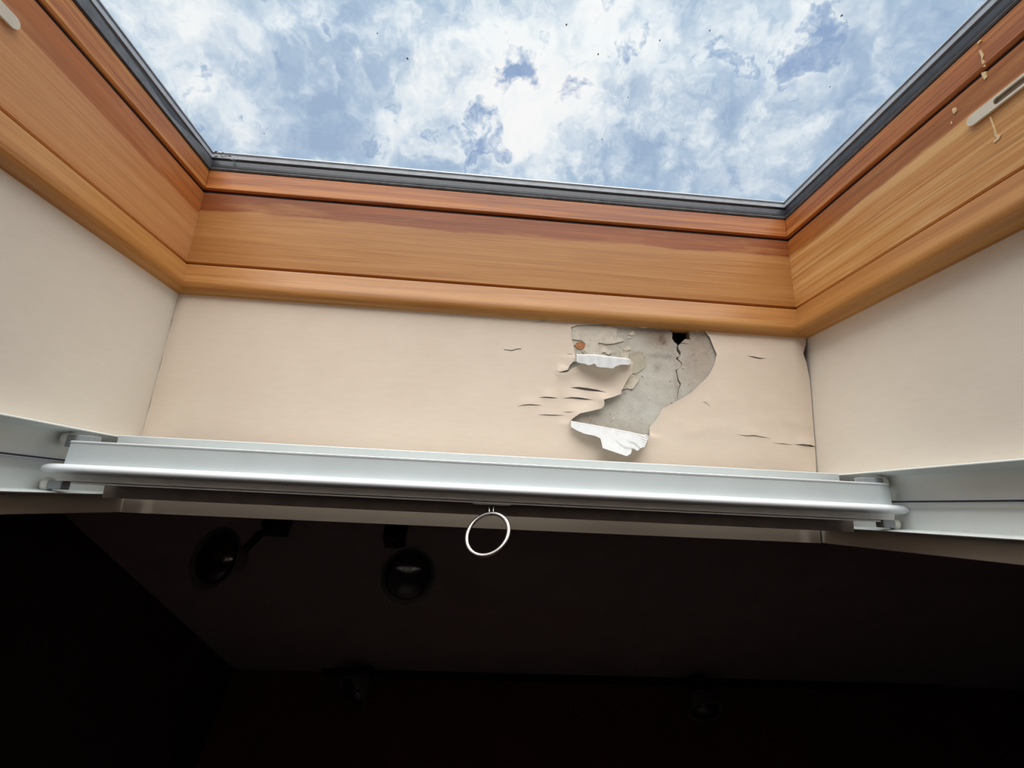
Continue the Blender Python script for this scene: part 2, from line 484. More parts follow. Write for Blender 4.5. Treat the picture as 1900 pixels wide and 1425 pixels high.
edgeR = PE((640, 150), (648, 262), (652, 330), (640, 360), (628, 400), (640, 440), (652, 470), (688, 620), (712, 760), (737, 900), (742, 1000), (752, 1080), (748, 1190), (730, 1210), (730, 1330), (735, 1400), (745, 1700), (748, 1900))


def inside(P, poly):
    x, y = P[:, 0], P[:, 1]; r = np.zeros(len(P), bool); q = np.array(poly); j = len(q) - 1
    for i in range(len(q)):
        c_ = ((q[i, 1] > y) != (q[j, 1] > y))
        with np.errstate(divide='ignore', invalid='ignore'):
            xx = (q[j, 0] - q[i, 0]) * (y - q[i, 1]) / (q[j, 1] - q[i, 1]) + q[i, 0]
        r ^= c_ & (x < xx); j = i
    return r


def pdist(P, line, closed=False):
    """distance to a polyline, the fraction along it, and the nearest point"""
    q = np.array(line if not closed else list(line) + [line[0]]); best = np.full(len(P), 9.0); fr_ = np.zeros(len(P)); npnt = np.zeros((len(P), 2)); k = len(q) - 1
    for i in range(k):
        a, d = q[i], q[i + 1] - q[i]; L = (d ** 2).sum() + 1e-15
        t = np.clip(((P - a) @ d) / L, 0, 1); c_ = a + t[:, None] * d; dd = np.hypot(*(P - c_).T); m_ = dd < best
        best[m_] = dd[m_]; fr_[m_] = ((i + t) / k)[m_]; npnt[m_] = c_[m_]
    return best, fr_, npnt


def resample(poly, step, closed=True):
    r = []; k = len(poly)
    for i in range(k if closed else k - 1):
        a, b_ = Vector(poly[i]), Vector(poly[(i + 1) % k]); n_ = max(1, int((b_ - a).length / step))
        r += [tuple(a.lerp(b_, j / n_)) for j in range(n_)]
    if not closed: r.append(tuple(poly[-1]))
    return r


def sheet(outer, holes, fine_box, coarse, fine_step):
    """triangulated flat sheet with holes -> points (u, w), triangles"""
    pts = []; edges = []
    for lp in [outer] + holes:
        o_ = len(pts); pts += lp; edges += [(o_ + i, o_ + (i + 1) % len(lp)) for i in range(len(lp))]
    P = []
    xs = [p[0] for p in outer]; ys = [p[1] for p in outer]
    for st, bx_ in ((coarse, None), (fine_step, fine_box)):
        if bx_ is None: x0, x1_, y0, y1_ = min(xs), max(xs), min(ys), max(ys)
        else: x0, x1_, y0, y1_ = bx_
        for i in range(int((x1_ - x0) / st) + 1):
            for j in range(int((y1_ - y0) / st) + 1):
                P.append((x0 + (i + .5 * (j % 2) + random.uniform(-.15, .15)) * st, y0 + (j + random.uniform(-.15, .15)) * st))
    P = np.array(P); ok = inside(P, outer)
    for h in holes: ok &= ~inside(P, h)
    bd = np.full(len(P), 9.0)
    for lp in [outer] + holes: bd = np.minimum(bd, pdist(P, lp, True)[0])
    ok &= bd > fine_step * .35
    pts = pts + [tuple(p) for p in P[ok]]
    V, E_, Fc, *_ = delaunay_2d_cdt([Vector(p) for p in pts], edges, [], 0, 1e-7)
    V = np.array([tuple(v) for v in V]); T = np.array([f for f in Fc if len(f) == 3])
    cen = V[T].mean(1); k = inside(cen, outer)
    for h in holes: k &= ~inside(cen, h)
    T = T[k]
    A, B_, C_ = V[T[:, 0]], V[T[:, 1]], V[T[:, 2]]
    ar = (B_[:, 0] - A[:, 0]) * (C_[:, 1] - A[:, 1]) - (B_[:, 1] - A[:, 1]) * (C_[:, 0] - A[:, 0])
    T[ar < 0] = T[ar < 0][:, ::-1]          # facing the camera side (-v)
    return V, T


end = empty('wall_reveal_end', (W / 2, 0, B0))
tag(end, 'cream painted end of the skylight well with peeling paint and bare plaster', 'wall', kind='structure')

S_ = .0022
holeW = resample(on_wall(hole), S_); cavW = resample(on_wall(cav), .0012)
slW = [resample(on_wall(s), .0025) for s in slits]
er = on_wall(edgeR); er = [(min(a, wr(b_) - .0013), b_) for a, b_ in er]
er = [(er[0][0] + .001, B1)] + [p for p in er if B0 + .001 < p[1] < B1 - .001]
er.append((er[-1][0], B0))
leftedge = [(.00005 + .0006 * max(0, math.sin(i * .9)) ** 2 + .0003 * random.random(), B0 + (B1 - B0) * i / 40) for i in range(41)]
outer = resample(er + [(p[0], p[1]) for p in leftedge], .004)
fb = on_wall([(925, 590), (1345, 870)]); fine_box = (fb[0][0], fb[1][0], fb[1][1], fb[0][1]); fine_film = (fb[0][0], W - .002, fb[1][1], fb[0][1])
V, T = sheet(outer, [holeW, cavW] + slW, fine_film, .010, .0026)
lift = np.zeros(len(V))
# loosened paint: edges stand off the wall
d, _, _ = pdist(V, holeW, True); lift += .0007 * np.exp(-d / .006)
fh = on_wall(fold_hi); d, t, npn = pdist(V, fh)
below = V[:, 1] < npn[:, 1] + .0008
prof_t = np.clip(np.sin(np.clip(.12 + .86 * (1 - np.abs(2 * t - .85)), 0, 1) * math.pi / 2), .1, 1)
lift += np.where(below, .0095 * prof_t * np.exp(-(d / .019) ** 2), 0)
rgt = on_wall(PA((1340, 860), (1310, 1010), (1350, 1060), (1290, 1090), (1230, 1200), (1170, 1320)) + PC((1151, 60), (1150, 115), (1000, 172), (830, 225)))
d, t, _ = pdist(V, rgt); lift += .0032 * np.exp(-(d / .013) ** 2)
rg2 = on_wall(PC((830, 225), (845, 270), (840, 330), (800, 375), (620, 415), (430, 455)))
d, t, _ = pdist(V, rg2); lift += .0030 * np.exp(-(d / .011) ** 2)
fl = on_wall(fold_lo); d, t, npn = pdist(V, fl)
lift += np.where(V[:, 1] < npn[:, 1] + .0006, .0028 * np.sin(np.clip(t, .08, .95) * math.pi) ** .5 * np.exp(-(d / .012) ** 2), 0)
cvu = on_wall(cav)
d, t, npn = pdist(V, cavW, True); cc = np.mean(np.array(cavW), 0)
lift += np.where(npn[:, 1] < np.interp(npn[:, 0], [cavW[0][0], cc[0], max(p[0] for p in cavW)], [on_wall([cav[0]])[0][1], cc[1], cc[1] + .004]), .0018 * np.exp(-(d / .008) ** 2), .0004 * np.exp(-(d / .004) ** 2))
for s, a in zip(slits, slit_lift):
    k = len(s) // 2 + 1; up_ = on_wall(s[:k]); dd, t, npn = pdist(V, up_)
    mid = pdist(V, on_wall(s[:k]))[2]
    sg = V[:, 1] >= npn[:, 1] - 1e-5
    lift += np.where(sg, a * .001 * np.sin(np.clip(t, 0, 1) * math.pi) * np.exp(-(dd / .007) ** 2), 0)
d, t, _ = pdist(V, er); lift += .0006 * np.exp(-d / .006) * (V[:, 1] < .16)
rng = np.random.RandomState(3)
for _ in range(26):                                                        # faint blisters right of the bare patch
    cx, cy = on_wall([(rng.uniform(1240, 1490), rng.uniform(640, 860))])[0]
    lift += rng.uniform(.0001, .00035) * np.exp(-(((V[:, 0] - cx) / rng.uniform(.006, .02)) ** 2 + ((V[:, 1] - cy) / rng.uniform(.004, .01)) ** 2))
film = MB().add([(p[0], -l, p[1]) for p, l in zip(V, lift)], [tuple(f) for f in T])
fo = film.build('paint_film', ['paint_end', 'paint_back'], end, smooth=50, solid=True)
sm = fo.modifiers.new('thick', 'SOLIDIFY'); sm.thickness = .0007; sm.offset = -1; sm.material_offset = 1; sm.material_offset_rim = 1; fo.modifiers.new('edges', 'EDGE_SPLIT').split_angle = math.radians(40)

# plaster behind, with the hole and the crack
ph = on_wall(PB((575, 238), (650, 222), (700, 206), (850, 192), (1005, 205), (1022, 260), (1012, 370), (1035, 408), (925, 398), (862, 466), (940, 478), (1022, 498), (940, 490), (860, 480), (815, 505),
               (800, 530), (805, 580), (845, 640), (850, 690), (825, 735), (790, 765), (868, 848), (874, 880), (850, 925), (770, 990), (785, 1080), (812, 1180), (852, 1240), (845, 1285), (812, 1325), (796, 1425), (780, 1500), (790, 1540),
               (772, 1500), (786, 1420), (803, 1315), (828, 1260), (790, 1190), (772, 1090), (748, 985), (810, 955), (846, 920), (858, 880), (852, 852), (752, 768), (775, 740), (818, 730), (822, 700), (770, 620), (765, 540), (782, 500),
               (730, 460), (682, 390), (690, 290), (655, 252)), .0016)
ph = resample(ph, .0015)
VS, PT = .0016, .012
so = [(wr(B1) - .006, B1), (0.002, B1), (0.002, B0), (wr(B0) - .006, B0)]
Vp, Tp = sheet(resample(so, .01), [ph], fine_box, .03, .0028)
rel = np.zeros(len(Vp))
ck = on_wall(PB((790, 500), (845, 690), (765, 765), (865, 850), (760, 985), (840, 1245), (790, 1425)))
mv = MB(); mv.add([(p[0], VS, p[1]) for p in Vp], [tuple(f) for f in Tp])
po = mv.build('plaster', 'plaster', end, smooth=60, solid=True)
sm = po.modifiers.new('thick', 'SOLIDIFY'); sm.thickness = PT; sm.offset = -1; po.modifiers.new('edges', 'EDGE_SPLIT').split_angle = math.radians(40)
# colour of the bare plaster: grey, browner beside the crack and under the frame, with stains of their own
base = np.tile(np.array([.56, .53, .46]), (len(Vp), 1))


def blot(px, r, colr, amt):
    (cx, cy), = on_wall([px]); rx, ry = r
    k_ = amt * np.exp(-(((Vp[:, 0] - cx) / rx) ** 2 + ((Vp[:, 1] - cy) / ry) ** 2))
    base[:] = base * (1 - k_[:, None]) + np.array(colr) * k_[:, None]


for px_, r_, c_, a_ in [((1300, 660), (.030, .05), (.42, .34, .27), .95), ((1310, 620), (.03, .02), (.33, .26, .20), .85), ((1215, 612), (.035, .012), (.19, .14, .11), .9),
                        ((1225, 632), (.018, .012), (.24, .15, .085), .7), ((1228, 628), (.004, .006), (.10, .05, .02), .9), ((1233, 634), (.003, .003), (.08, .04, .02), .8),
                        ((1215, 660), (.012, .004), (.24, .20, .16), .6), ((1240, 661), (.009, .004), (.20, .17, .14), .6), ((1220, 681), (.005, .006), (.25, .22, .19), .6),
                        ((1110, 630), (.04, .03), (.60, .54, .43), .7), ((1085, 775), (.03, .012), (.46, .385, .31), .8), ((1120, 745), (.03, .012), (.47, .41, .33), .6),
                        ((1195, 760), (.03, .03), (.58, .56, .50), .7), ((1170, 800), (.03, .012), (.53, .48, .40), .6), ((1257, 715), (.004, .03), (.26, .22, .18), .5),
                        ((1192, 782), (.0012, .0012), (.05, .04, .04), 1.0), ((1173, 723), (.0012, .0012), (.12, .08, .06), 1.0)]:
    blot(px_, r_, c_, a_)
ca_ = po.data.attributes.new('stain', 'FLOAT_COLOR', 'POINT')
ca_.data.foreach_set('color', np.hstack([base, np.ones((len(base), 1))]).astype(np.float32).ravel())
# dark hollow behind the plaster and the masonry that closes it
MB().box((-.0, VS + PT + .028, B0), (W + .003, .06, B1)).box((-.0, VS + PT - .0005, B1 - .008), (W + .003, VS + PT + .028, B1)).box((0, VS + PT - .0005, B0), (W - .005, VS + PT + .028, B0 + .008)).build('masonry', 'cavity', end, smooth=0)


def flap(name, fold, drop, r, lean, extra=None, ns=120, ntt=16, tl=None):
    """paint curled over a fold line and hanging down; drop: picture outline of its free edge"""
    fw = on_wall(fold); fx = [p[0] for p in fw]; o_ = np.argsort(fx); fxs = np.array(fx)[o_]; fys = np.array([p[1] for p in fw])[o_]
    lf = tl
    gd = on_wall(drop, -(2 * r + .006)); gx = np.array([p[0] for p in gd]); gy = np.array([p[1] for p in gd])
    us = np.linspace(max(fxs[0], gx.min()), min(fxs[-1], gx.max()), ns); vs_ = []; fs = []
    for i, u in enumerate(us):
        wf = np.interp(u, fxs, fys); wd = np.interp(u, gx, gy); s = (u - us[0]) / (us[-1] - us[0]); l0 = lf(s)
        rr = min(r, max(.0006, (wf - wd) * .35)); L = max(wf - wd, .0008)
        for j in range(ntt):
            t = j / (ntt - 1)
            if t < .45:
                a = t / .45 * math.pi; v_ = -l0 - rr * (1 - math.cos(a)); w_ = wf + rr * math.sin(a)
            else:
                q = (t - .45) / .55; v_ = -l0 - 2 * rr - lean * q * L; w_ = wf - q * L
            if extra: v_ += extra(u, w_, s, t)
            vs_.append((u, v_, w_))
    for i in range(ns - 1):
        for j in range(ntt - 1):
            a = i * ntt + j; fs.append((a, a + 1, a + ntt + 1, a + ntt))
    ob = MB().add(vs_, fs).build(name, 'paint_back', end, smooth=60, solid=True)
    s_ = ob.modifiers.new('thick', 'SOLIDIFY'); s_.thickness = .0006; s_.offset = 0; ob.modifiers.new('edges', 'EDGE_SPLIT').split_angle = math.radians(50)
    return ob


drop_hi = PA((282, 800), (350, 832), (450, 868), (520, 900), (580, 893), (622, 880), (650, 900), (662, 940), (800, 955), (980, 968), (1010, 940), (1050, 920), (1130, 890), (1270, 898), (1330, 862))
o1 = flap('paint_flap', fold_hi, drop_hi, .0022, .12, lambda u, w_, s, t: .0005 * math.sin(s * 34) * t, tl=lambda s: .0095 * min(1, .25 + 2.2 * s) * (1 - .25 * s))
tag(o1, 'white underside of curled paint, upper flap')
ck1 = on_wall(PC((1000, 905), (1060, 930), (1110, 995), (1200, 1060), (1335, 1080)), -.01)
ck2 = on_wall(PC((1240, 930), (1400, 990), (1440, 1030), (1480, 1075)), -.01)


def cracks(u, w_, s, t):
    e = .0006 * math.sin(s * 9 + 1) * t
    for ck_ in (ck1, ck2):
        xs_ = [p[0] for p in ck_]; ys_ = [p[1] for p in ck_]
        if xs_[0] < u < xs_[-1] + .004:
            e -= .0011 * (1 / (1 + math.exp(-(w_ - np.interp(u, xs_, ys_)) / .0003))) * min(1, (u - xs_[0]) / .006)
    if s > .86: e += .0004 * math.sin(w_ * 1900 + u * 500) * min(1, (s - .86) / .05)
    return e


drop_lo = PC((250, 640), (300, 685), (380, 742), (510, 805), (700, 850), (775, 888), (795, 930), (802, 1072), (950, 1125), (1220, 1215), (1300, 1170), (1322, 1120), (1332, 1075), (1440, 1115), (1480, 1070), (1570, 1040), (1620, 950), (1660, 880), (1668, 835))
o2 = flap('paint_flap', fold_lo, drop_lo, .0020, .42, cracks, ns=200, ntt=40, tl=lambda s: .0028 * max(.1, math.sin(min(1, max(0, s)) * math.pi)) ** .5)
tag(o2, 'white underside of curled paint, lower flap')


def flake(pts, matn, thick, name='paint_flake', curl=0.0, label=None):
    q = resample(on_wall(pts), .0012); Vf, Tf = sheet(q, [], (min(p[0] for p in q), max(p[0] for p in q), min(p[1] for p in q), max(p[1] for p in q)), .02, .002)
    dd = pdist(Vf, q, True)[0]
    cy = np.array(q)[:, 1]
    lf = thick + curl * np.exp(-dd / .0018) * np.clip((Vf[:, 1] - cy.min()) / (cy.max() - cy.min() + 1e-9), .15, 1)
    ob = MB().add([(p[0], VS - l, p[1]) for p, l in zip(Vf, lf)], [tuple(f) for f in Tf]).build(name, [matn, 'paint_back'], end, smooth=50, solid=True)
    s_ = ob.modifiers.new('thick', 'SOLIDIFY'); s_.thickness = thick * .7; s_.offset = -1; s_.material_offset_rim = 1 if curl else 0; ob.modifiers.new('edges', 'EDGE_SPLIT').split_angle = math.radians(40)
    if label: ob['label'] = label
    return ob


flake(PA((190, 150), (500, 138), (780, 142), (960, 160), (1070, 205), (1055, 350), (1190, 400), (1195, 430), (1010, 480), (860, 492), (790, 470), (720, 462), (712, 500), (740, 545), (850, 545), (910, 600), (975, 615), (965, 660),
         (920, 688), (880, 680), (840, 640), (770, 660), (820, 715), (800, 760), (700, 775), (560, 762), (560, 690), (420, 600), (470, 540), (470, 480), (400, 420), (190, 392), (185, 300)), 'skim', .0010, label='pale skim left on the plaster')
flake(PA((1310, 672), (1390, 650), (1480, 630), (1560, 655), (1605, 705), (1575, 755), (1618, 815), (1610, 900), (1560, 965), (1440, 1045), (1370, 1040), (1318, 1000), (1300, 850)), 'old_paint', .0006, curl=.0005, label='smooth patch of older greenish paint')
flake(PA((1140, 622), (1240, 618), (1285, 670), (1280, 760), (1240, 805), (1190, 785), (1140, 745)), 'flake_tan', .0008, curl=.0006)
flake(PA((1185, 600), (1225, 530), (1310, 530), (1335, 575), (1320, 600), (1250, 612)), 'flake_tan', .0007)
flake(PA((1290, 1100), (1400, 1070), (1495, 1125), (1470, 1190), (1380, 1330), (1330, 1340), (1260, 1322), (1170, 1350), (1160, 1325)), 'flake_tan', .0012, curl=.0007)
flake(PA((1270, 350), (1320, 340), (1345, 365), (1300, 385), (1272, 378)), 'skim', .0005)
flake(PA((1130, 405), (1180, 395), (1190, 430), (1150, 440)), 'skim', .0004)
flake(PA((1270, 290), (1330, 270), (1370, 235), (1400, 270), (1390, 320), (1320, 325)), 'flake_tan', .0005)
flake(PA((1005, 620), (1030, 612), (1042, 650), (1020, 665), (1000, 645)), 'skim', .0004)
flake(PC((1005, 520), (1040, 500), (1065, 520), (1050, 550), (1015, 555)), 'skim', .0005)
flake(PA((268, 512), (310, 462), (390, 442), (450, 470), (475, 515), (460, 555), (375, 590), (300, 562)), 'rust', .0007, label='rust brown spot of bare backing')
flake(PA((236, 455), (305, 455), (268, 510), (252, 520)), 'flake_tan', .0008)
flake(PA((390, 600), (430, 620), (500, 660), (550, 672), (548, 690), (480, 690), (430, 650)), 'flake_tan', .0009, curl=.0005)
# thin sliver of paint left hanging under the frame
flake(PA((1020, 92), (1200, 116), (1400, 136), (1560, 182), (1650, 174), (1665, 120), (1400, 100), (1020, 70)), 'flake_tan', .0014, curl=.0006)
flake(PB((672, 150), (850, 150), (1040, 160), (1160, 200), (1250, 205), (1160, 250), (1090, 206), (1000, 186), (850, 182), (700, 192)), 'flake_tan', .0012, curl=.0005)

# ------------------------------------------------------------------ roof window
win = empty('window_1', (W / 2, 0, .30))
tag(win, 'wood framed roof window showing clouds above the well', 'skylight', kind='structure')


def strip(name, prof, side, matn, parent, wtop=None, wbot=None, bevel=0.0, seg=1, wave=None, parent_name=None):
    """profile (inset, w) swept along one side of the opening, mitred at both ends"""
    k = len(prof); s = [0.0]
    for i in range(1, k): s.append(s[-1] + math.dist(prof[i], prof[i - 1]))
    wt = wtop if wtop is not None else max(p[1] for p in prof); wb = wbot if wbot is not None else min(p[1] for p in prof)
    vs_ = []; gcs = []; fs = []
    for i in range(seg + 1):
        t = i / seg
        for j, (p, w_) in enumerate(prof):
            if wave: p, w_ = wave(t, j, p, w_)
            if side == 'end': q = (p + (W - 2 * p) * t, -p, w_); al = q[0]
            elif side == 'near': q = (p + (W - 2 * p) * t, VN + p, w_); al = q[0]
            elif side == 'left': q = (p, (VN + p) + (-p - VN - p) * t, w_); al = q[1]
            else: q = (W - p, (VN + p) + (-p - VN - p) * t, w_); al = q[1]
            vs_.append(q); gcs.append((al + 2, s[j], (wt - w_) / (wt - wb)))
    for i in range(seg):
        for j in range(k):
            a = i * k + j; b_ = i * k + (j + 1) % k; fs.append((a, b_, b_ + k, a + k))
    fs += [tuple(range(k))[::-1], tuple(range(seg * k, seg * k + k))]
    return MB().add(vs_, fs, 0, gcs).build(name, matn, parent, smooth=35, bevel=bevel)


SIDES = ('end', 'left', 'right', 'near')
sashP = [(-.022, .395), (-.022, .355), (-.0085, .355), (-.0068, .3535), (-.0042, .325), (-.0062, .3228), (-.06, .3228), (-.06, .395)]
frameP = [(-.06, .3186), (-.0062, .3186), (-.0042, .3168), (-.004, .300), (-.0028, .275), (-.002, .2165), (-.0035, .2150), (-.06, .2150)]
trimP = [(-.06, .2118), (-.002, .2120), (.0008, .2112), (.0030, .203), (.0055, .194), (.0078, .187), (.0086, .182), (.0080, .1768), (.0056, .1728), (.0025, .1712), (-.012, .1712), (-.012, .2096), (-.06, .2096)]
trimP = trimP[1:-1]
for sd_ in SIDES:
    strip('sash', sashP, sd_, {'left': 'wood_sash_left'}.get(sd_, 'wood_sash'), win, bevel=.0006)
    strip('frame_board', frameP, sd_, {'left': 'wood_frame_left', 'right': 'wood_frame_right'}.get(sd_, 'wood_frame'), win, wtop=.3186, wbot=.2136)
    strip('trim', trimP, sd_, 'wood_trim', win)
    gk = strip('gasket', [(-.022, .3552), (-.0068, .3552), (-.0058, .3572), (-.0072, .359), (-.0066, .3605), (-.009, .3622), (-.022, .3622)], sd_, 'rubber_grey', win)
    strip('seal', [(-.022, .3622), (-.0098, .3622), (-.0098, .366), (-.0108, .3665), (-.0115, .374), (-.022, .374)], sd_, 'rubber_dark', win)
    strip('spacer', [(-.022, .3790), (-.0122, .3790), (-.0118, .3835), (-.022, .3835)], sd_, 'spacer_silver', win)
    strip('outer_seal', [(-.022, .3835), (-.0124, .3835), (-.0124, .3872), (-.022, .3872)], sd_, 'rubber_grey', win)
    strip('glass_edge', [(-.022, .3872), (-.0119, .3872), (-.0119, .3888), (-.022, .3888)], sd_, 'edge_white', win)
    strip('groove_shade', [(-.05, .3187), (-.0076, .3187), (-.0076, .3227), (-.05, .3227)], sd_, 'groove_black', win)  # black strip added in the sash groove to paint its shade
    strip('joint_shade', [(-.05, .2119), (-.0085, .2119), (-.0085, .2151), (-.05, .2151)], sd_, 'groove_black', win)  # black strip darkens the trim groove in place of shade
for (a, b_, gm) in ((.3742, .3782, 'glass'),):
    MB().box((-.0215, VN - .0215, a), (W + .0215, .0215, b_)).build('glass_pane', gm, win, smooth=0)


def wavy(t, j, p, w_):
    q = t * 46
    e = .0022 * math.sin(q) + .0016 * math.sin(q * .53 + 1.3) + .001 * math.sin(q * 1.7 + .4)
    return (p + (e * .25 if j in (2, 3) else 0), w_ + (e if j in (2, 3) else 0))


lo_ = strip('loose_gasket', [(-.0060, .3556), (-.0052, .3556), (-.0066, .3668), (-.0072, .3668)], 'left', 'rubber_grey', win, seg=160, wave=wavy)
lo_['label'] = 'wavy loosened rubber gasket'


for (x, y, r_) in ((1051, 46, 1.6), (1562, 29, 1.8), (1110, 101, 1.5), (1224, 75, 1.4), (1317, 57, 1.3), (1117, 259, 1.5), (1165, 181, 1.3), (1268, 259, 1.3), (1540, 161, 1.2), (756, 109, 2.4), (490, 248, 1.5), (700, 62, 1.3)):
    c_ = at(x, y, 2, .3739); r_ *= .0005
    q = [(c_.x + r_ * math.cos(a) * random.uniform(.7, 1.2), c_.y + r_ * 1.3 * math.sin(a) * random.uniform(.7, 1.2)) for a in [k_ * math.pi / 4 for k_ in range(8)]]
    MB().add([(*p, .3739) for p in q] + [(*p, .37415) for p in q], [tuple(range(8))] + [(k_, (k_ + 1) % 8, (k_ + 1) % 8 + 8, k_ + 8) for k_ in range(8)]).build('dirt_speck', 'lamp_shade', win, smooth=0)
for _ in range(9):                           # dried sealant scraped across the corner of the pane
    x, y = random.uniform(392, 432), random.uniform(272, 296); L_ = random.uniform(5, 14); a = random.uniform(-.5, .7); h_ = random.uniform(.6, 1.6)
    q = [at(x + L_ * math.cos(a) * e + h_ * f * math.sin(a), y + L_ * math.sin(a) * e - h_ * f * math.cos(a), 2, .3738) for e, f in ((0, 0), (.5, 1), (1, 0), (.4, -1))]
    MB().add([(p.x, p.y, .3738) for p in q] + [(p.x, p.y, .3741) for p in q], [(0, 1, 2, 3), (0, 1, 5, 4), (1, 2, 6, 5), (2, 3, 7, 6), (3, 0, 4, 7)]).build('sealant_smear', 'cord_light', win, smooth=0)


def stadium(c, half, r, n_=8):
    pts = []
    for i in range(n_ + 1): a = -math.pi / 2 + math.pi * i / n_; pts.append((c[0] + half + r * math.cos(a), c[1] + r * math.sin(a)))
    for i in range(n_ + 1): a = math.pi / 2 + math.pi * i / n_; pts.append((c[0] - half + r * math.cos(a), c[1] + r * math.sin(a)))
    return pts


for sx in (0, 1):
    cx, cw = -.281, .2822
    face = (W + .0025) if sx else -.0025
    sg = -1 if sx else 1
    o_ = stadium((cx, cw), .0435, .0052); i_ = stadium((cx + .004, cw), .0205, .0030)
    k = len(o_); mb = MB(); f0, f1 = face, face + sg * .0022
    mb.add([(f0, *p) for p in o_] + [(f1, *p) for p in o_] + [(f1, *p) for p in i_] + [(f0, *p) for p in i_],
           [(a + q * k, a + (q + 1) * k, (a + 1) % k + (q + 1) * k, (a + 1) % k + q * k) for q in range(3) for a in range(k)])
    pl = mb.build('keeper_plate', 'plate_cream', win, smooth=30)
    MB().add([(face + sg * .0005, *p) for p in i_], [tuple(range(k))]).build('slot', 'plate_slot', win, smooth=0).parent = pl

PR = mk(1640, 40, 5.4808)


def drip(pts, lift_):
    q = [at(x, y, 0, W + .003) for x, y in pts]; q = [(p.y, p.z) for p in q]; k = len(q)
    MB().add([(W + lift_, *p) for p in q] + [(W + lift_ + .002, *p) for p in q], [tuple(range(k))] + [(a, (a + 1) % k, (a + 1) % k + k, a + k) for a in range(k)]).build('paint_drip', 'drip', win, smooth=0)


drip(PR((925, 215), (955, 185), (965, 190), (940, 222)), .0048)
drip(PR((948, 300), (965, 285), (998, 345), (985, 380), (1020, 410), (1015, 455), (990, 460), (972, 395), (975, 360)), .0044)
drip(PR((985, 520), (1030, 505), (1042, 560), (1020, 590), (1000, 575), (988, 545)), .0034)
drip(PR((1085, 975), (1100, 962), (1130, 1050), (1150, 1110), (1165, 1150), (1205, 1155), (1180, 1200), (1130, 1235), (1125, 1220), (1160, 1180), (1135, 1160), (1125, 1090)), .0019)
drip(PR((690, 885), (725, 870), (735, 910), (705, 940), (690, 915)), .0034)
drip(PR((675, 1020), (695, 1010), (690, 1040), (678, 1042)), .0032)

# ------------------------------------------------------------------ blind rails and bar
for sx in (0, 1):
    U = (lambda q: W - q) if sx else (lambda q: q)
    rl = empty('blind_rail', (U(0.0), -.55, -.036))
    tag(rl, 'white metal blind guide rail on the %s side of the well' % ('right' if sx else 'left'), 'blind rail', 'blind guide rails')
    v0, v1 = -1.12, -.006
    pr = [(.0002, -.0085), (.0215, -.0085), (.0222, -.0092), (.0222, -.0100), (.0030, -.0128), (.0024, -.0360), (.0026, -.0366), (.0030, -.0615), (.0200, -.0632), (.0205, -.0640), (.0200, -.0648), (.0002, -.0648)]
    k = len(pr)
    MB().add([(U(p), v0, w_) for p, w_ in pr] + [(U(p), v1, w_) for p, w_ in pr],
             [(i, (i + 1) % k, (i + 1) % k + k, i + k) for i in range(k)] + [tuple(range(k))[::-1], tuple(range(k, 2 * k))]).build('channel', 'rail_white', rl, smooth=30)
    if sx:
        a = at(1900, 929, 0, W - .007); b_ = at(1662, 931, 0, W - .007)
        cs = [(a, b_, .0008, 'cord_blue')]
    else:
        a = at(0, 840, 0, .007); b_ = at(112, 853, 0, .007); a2 = at(0, 845, 0, .007); b2 = at(112, 857, 0, .007)
        cs = [(a, b_, .0007, 'cord_blue'), (a2, b2, .0006, 'cord_light')]
    for (a, b_, r_, m_) in cs:
        far = a + (a - b_).normalized() * .75
        MB().tube([far, b_ + (b_ - a).normalized() * .02], r_, 8).build('tension_cord', m_, rl)

bar = empty('blind_bar', (W / 2, -.10, -.057))
tag(bar, 'white metal skylight blind bar with a pull ring, across the well', 'blind bar')
uL = lambda v_, w_: .0215 + (v_ + .108) * -.1
MB().prism_u([(-.1035, -.0213), (-.1080, -.0208), (-.1092, -.0216), (-.1098, -.0410), (-.1085, -.0420), (-.1012, -.0400)], lambda v_, w_: .0222 + .0 * w_, lambda v_, w_: W - .0135).build('front_face', 'white_alu', bar, smooth=30)
MB().prism_u([(-.1060, -.0205), (-.1085, -.0200), (-.1100, -.0206), (-.1096, -.0219), (-.1080, -.0215)], .0220, W - .0133).build('top_edge', 'white_lip', bar, smooth=50)
lipP = [(-.1115 + .0048 * math.cos(a) * 1.3, -.0443 + .0042 * math.sin(a)) for a in [2 * math.pi * i / 20 for i in range(20)]]
lm = MB(); nL = 9
sec = []
for i in range(nL + 1):
    t = i / nL; sec.append((.0080 + .010 * t, math.sqrt(max(0.0, 1 - (1 - t) ** 2)) * .75 + .25))
sec = sec + [(W - .0015 - .010 * (1 - i / nL), math.sqrt(max(0.0, 1 - (i / nL) ** 2)) * .75 + .25) for i in range(nL + 1)]
vs_ = []; cxy = (-.1115, -.0443)
for (u, k_) in sec:
    for (v_, w_) in lipP: vs_.append((u, cxy[0] + (v_ - cxy[0]) * k_, cxy[1] + (w_ - cxy[1]) * k_))
fs = [(i * 20 + j, i * 20 + (j + 1) % 20, (i + 1) * 20 + (j + 1) % 20, (i + 1) * 20 + j) for i in range(len(sec) - 1) for j in range(20)]
fs += [tuple(range(20)), tuple(range((len(sec) - 1) * 20, len(sec) * 20))]
lm.add(vs_, fs).build('rounded_lip', 'white_lip', bar, smooth=60)
MB().prism_u([(-.1105, -.0480), (-.1085, -.0540), (-.1000, -.0545), (-.0990, -.0410), (-.1080, -.0440)], .0215, W - .0130).build('under_profile', 'under_profile', bar, smooth=25)
MB().prism_u([(-.1070, -.0546), (-.1068, -.0560), (-.0990, -.0562), (-.0990, -.0546)], .0300, W - .0250).build('bottom_flange', 'under_profile', bar, smooth=25)
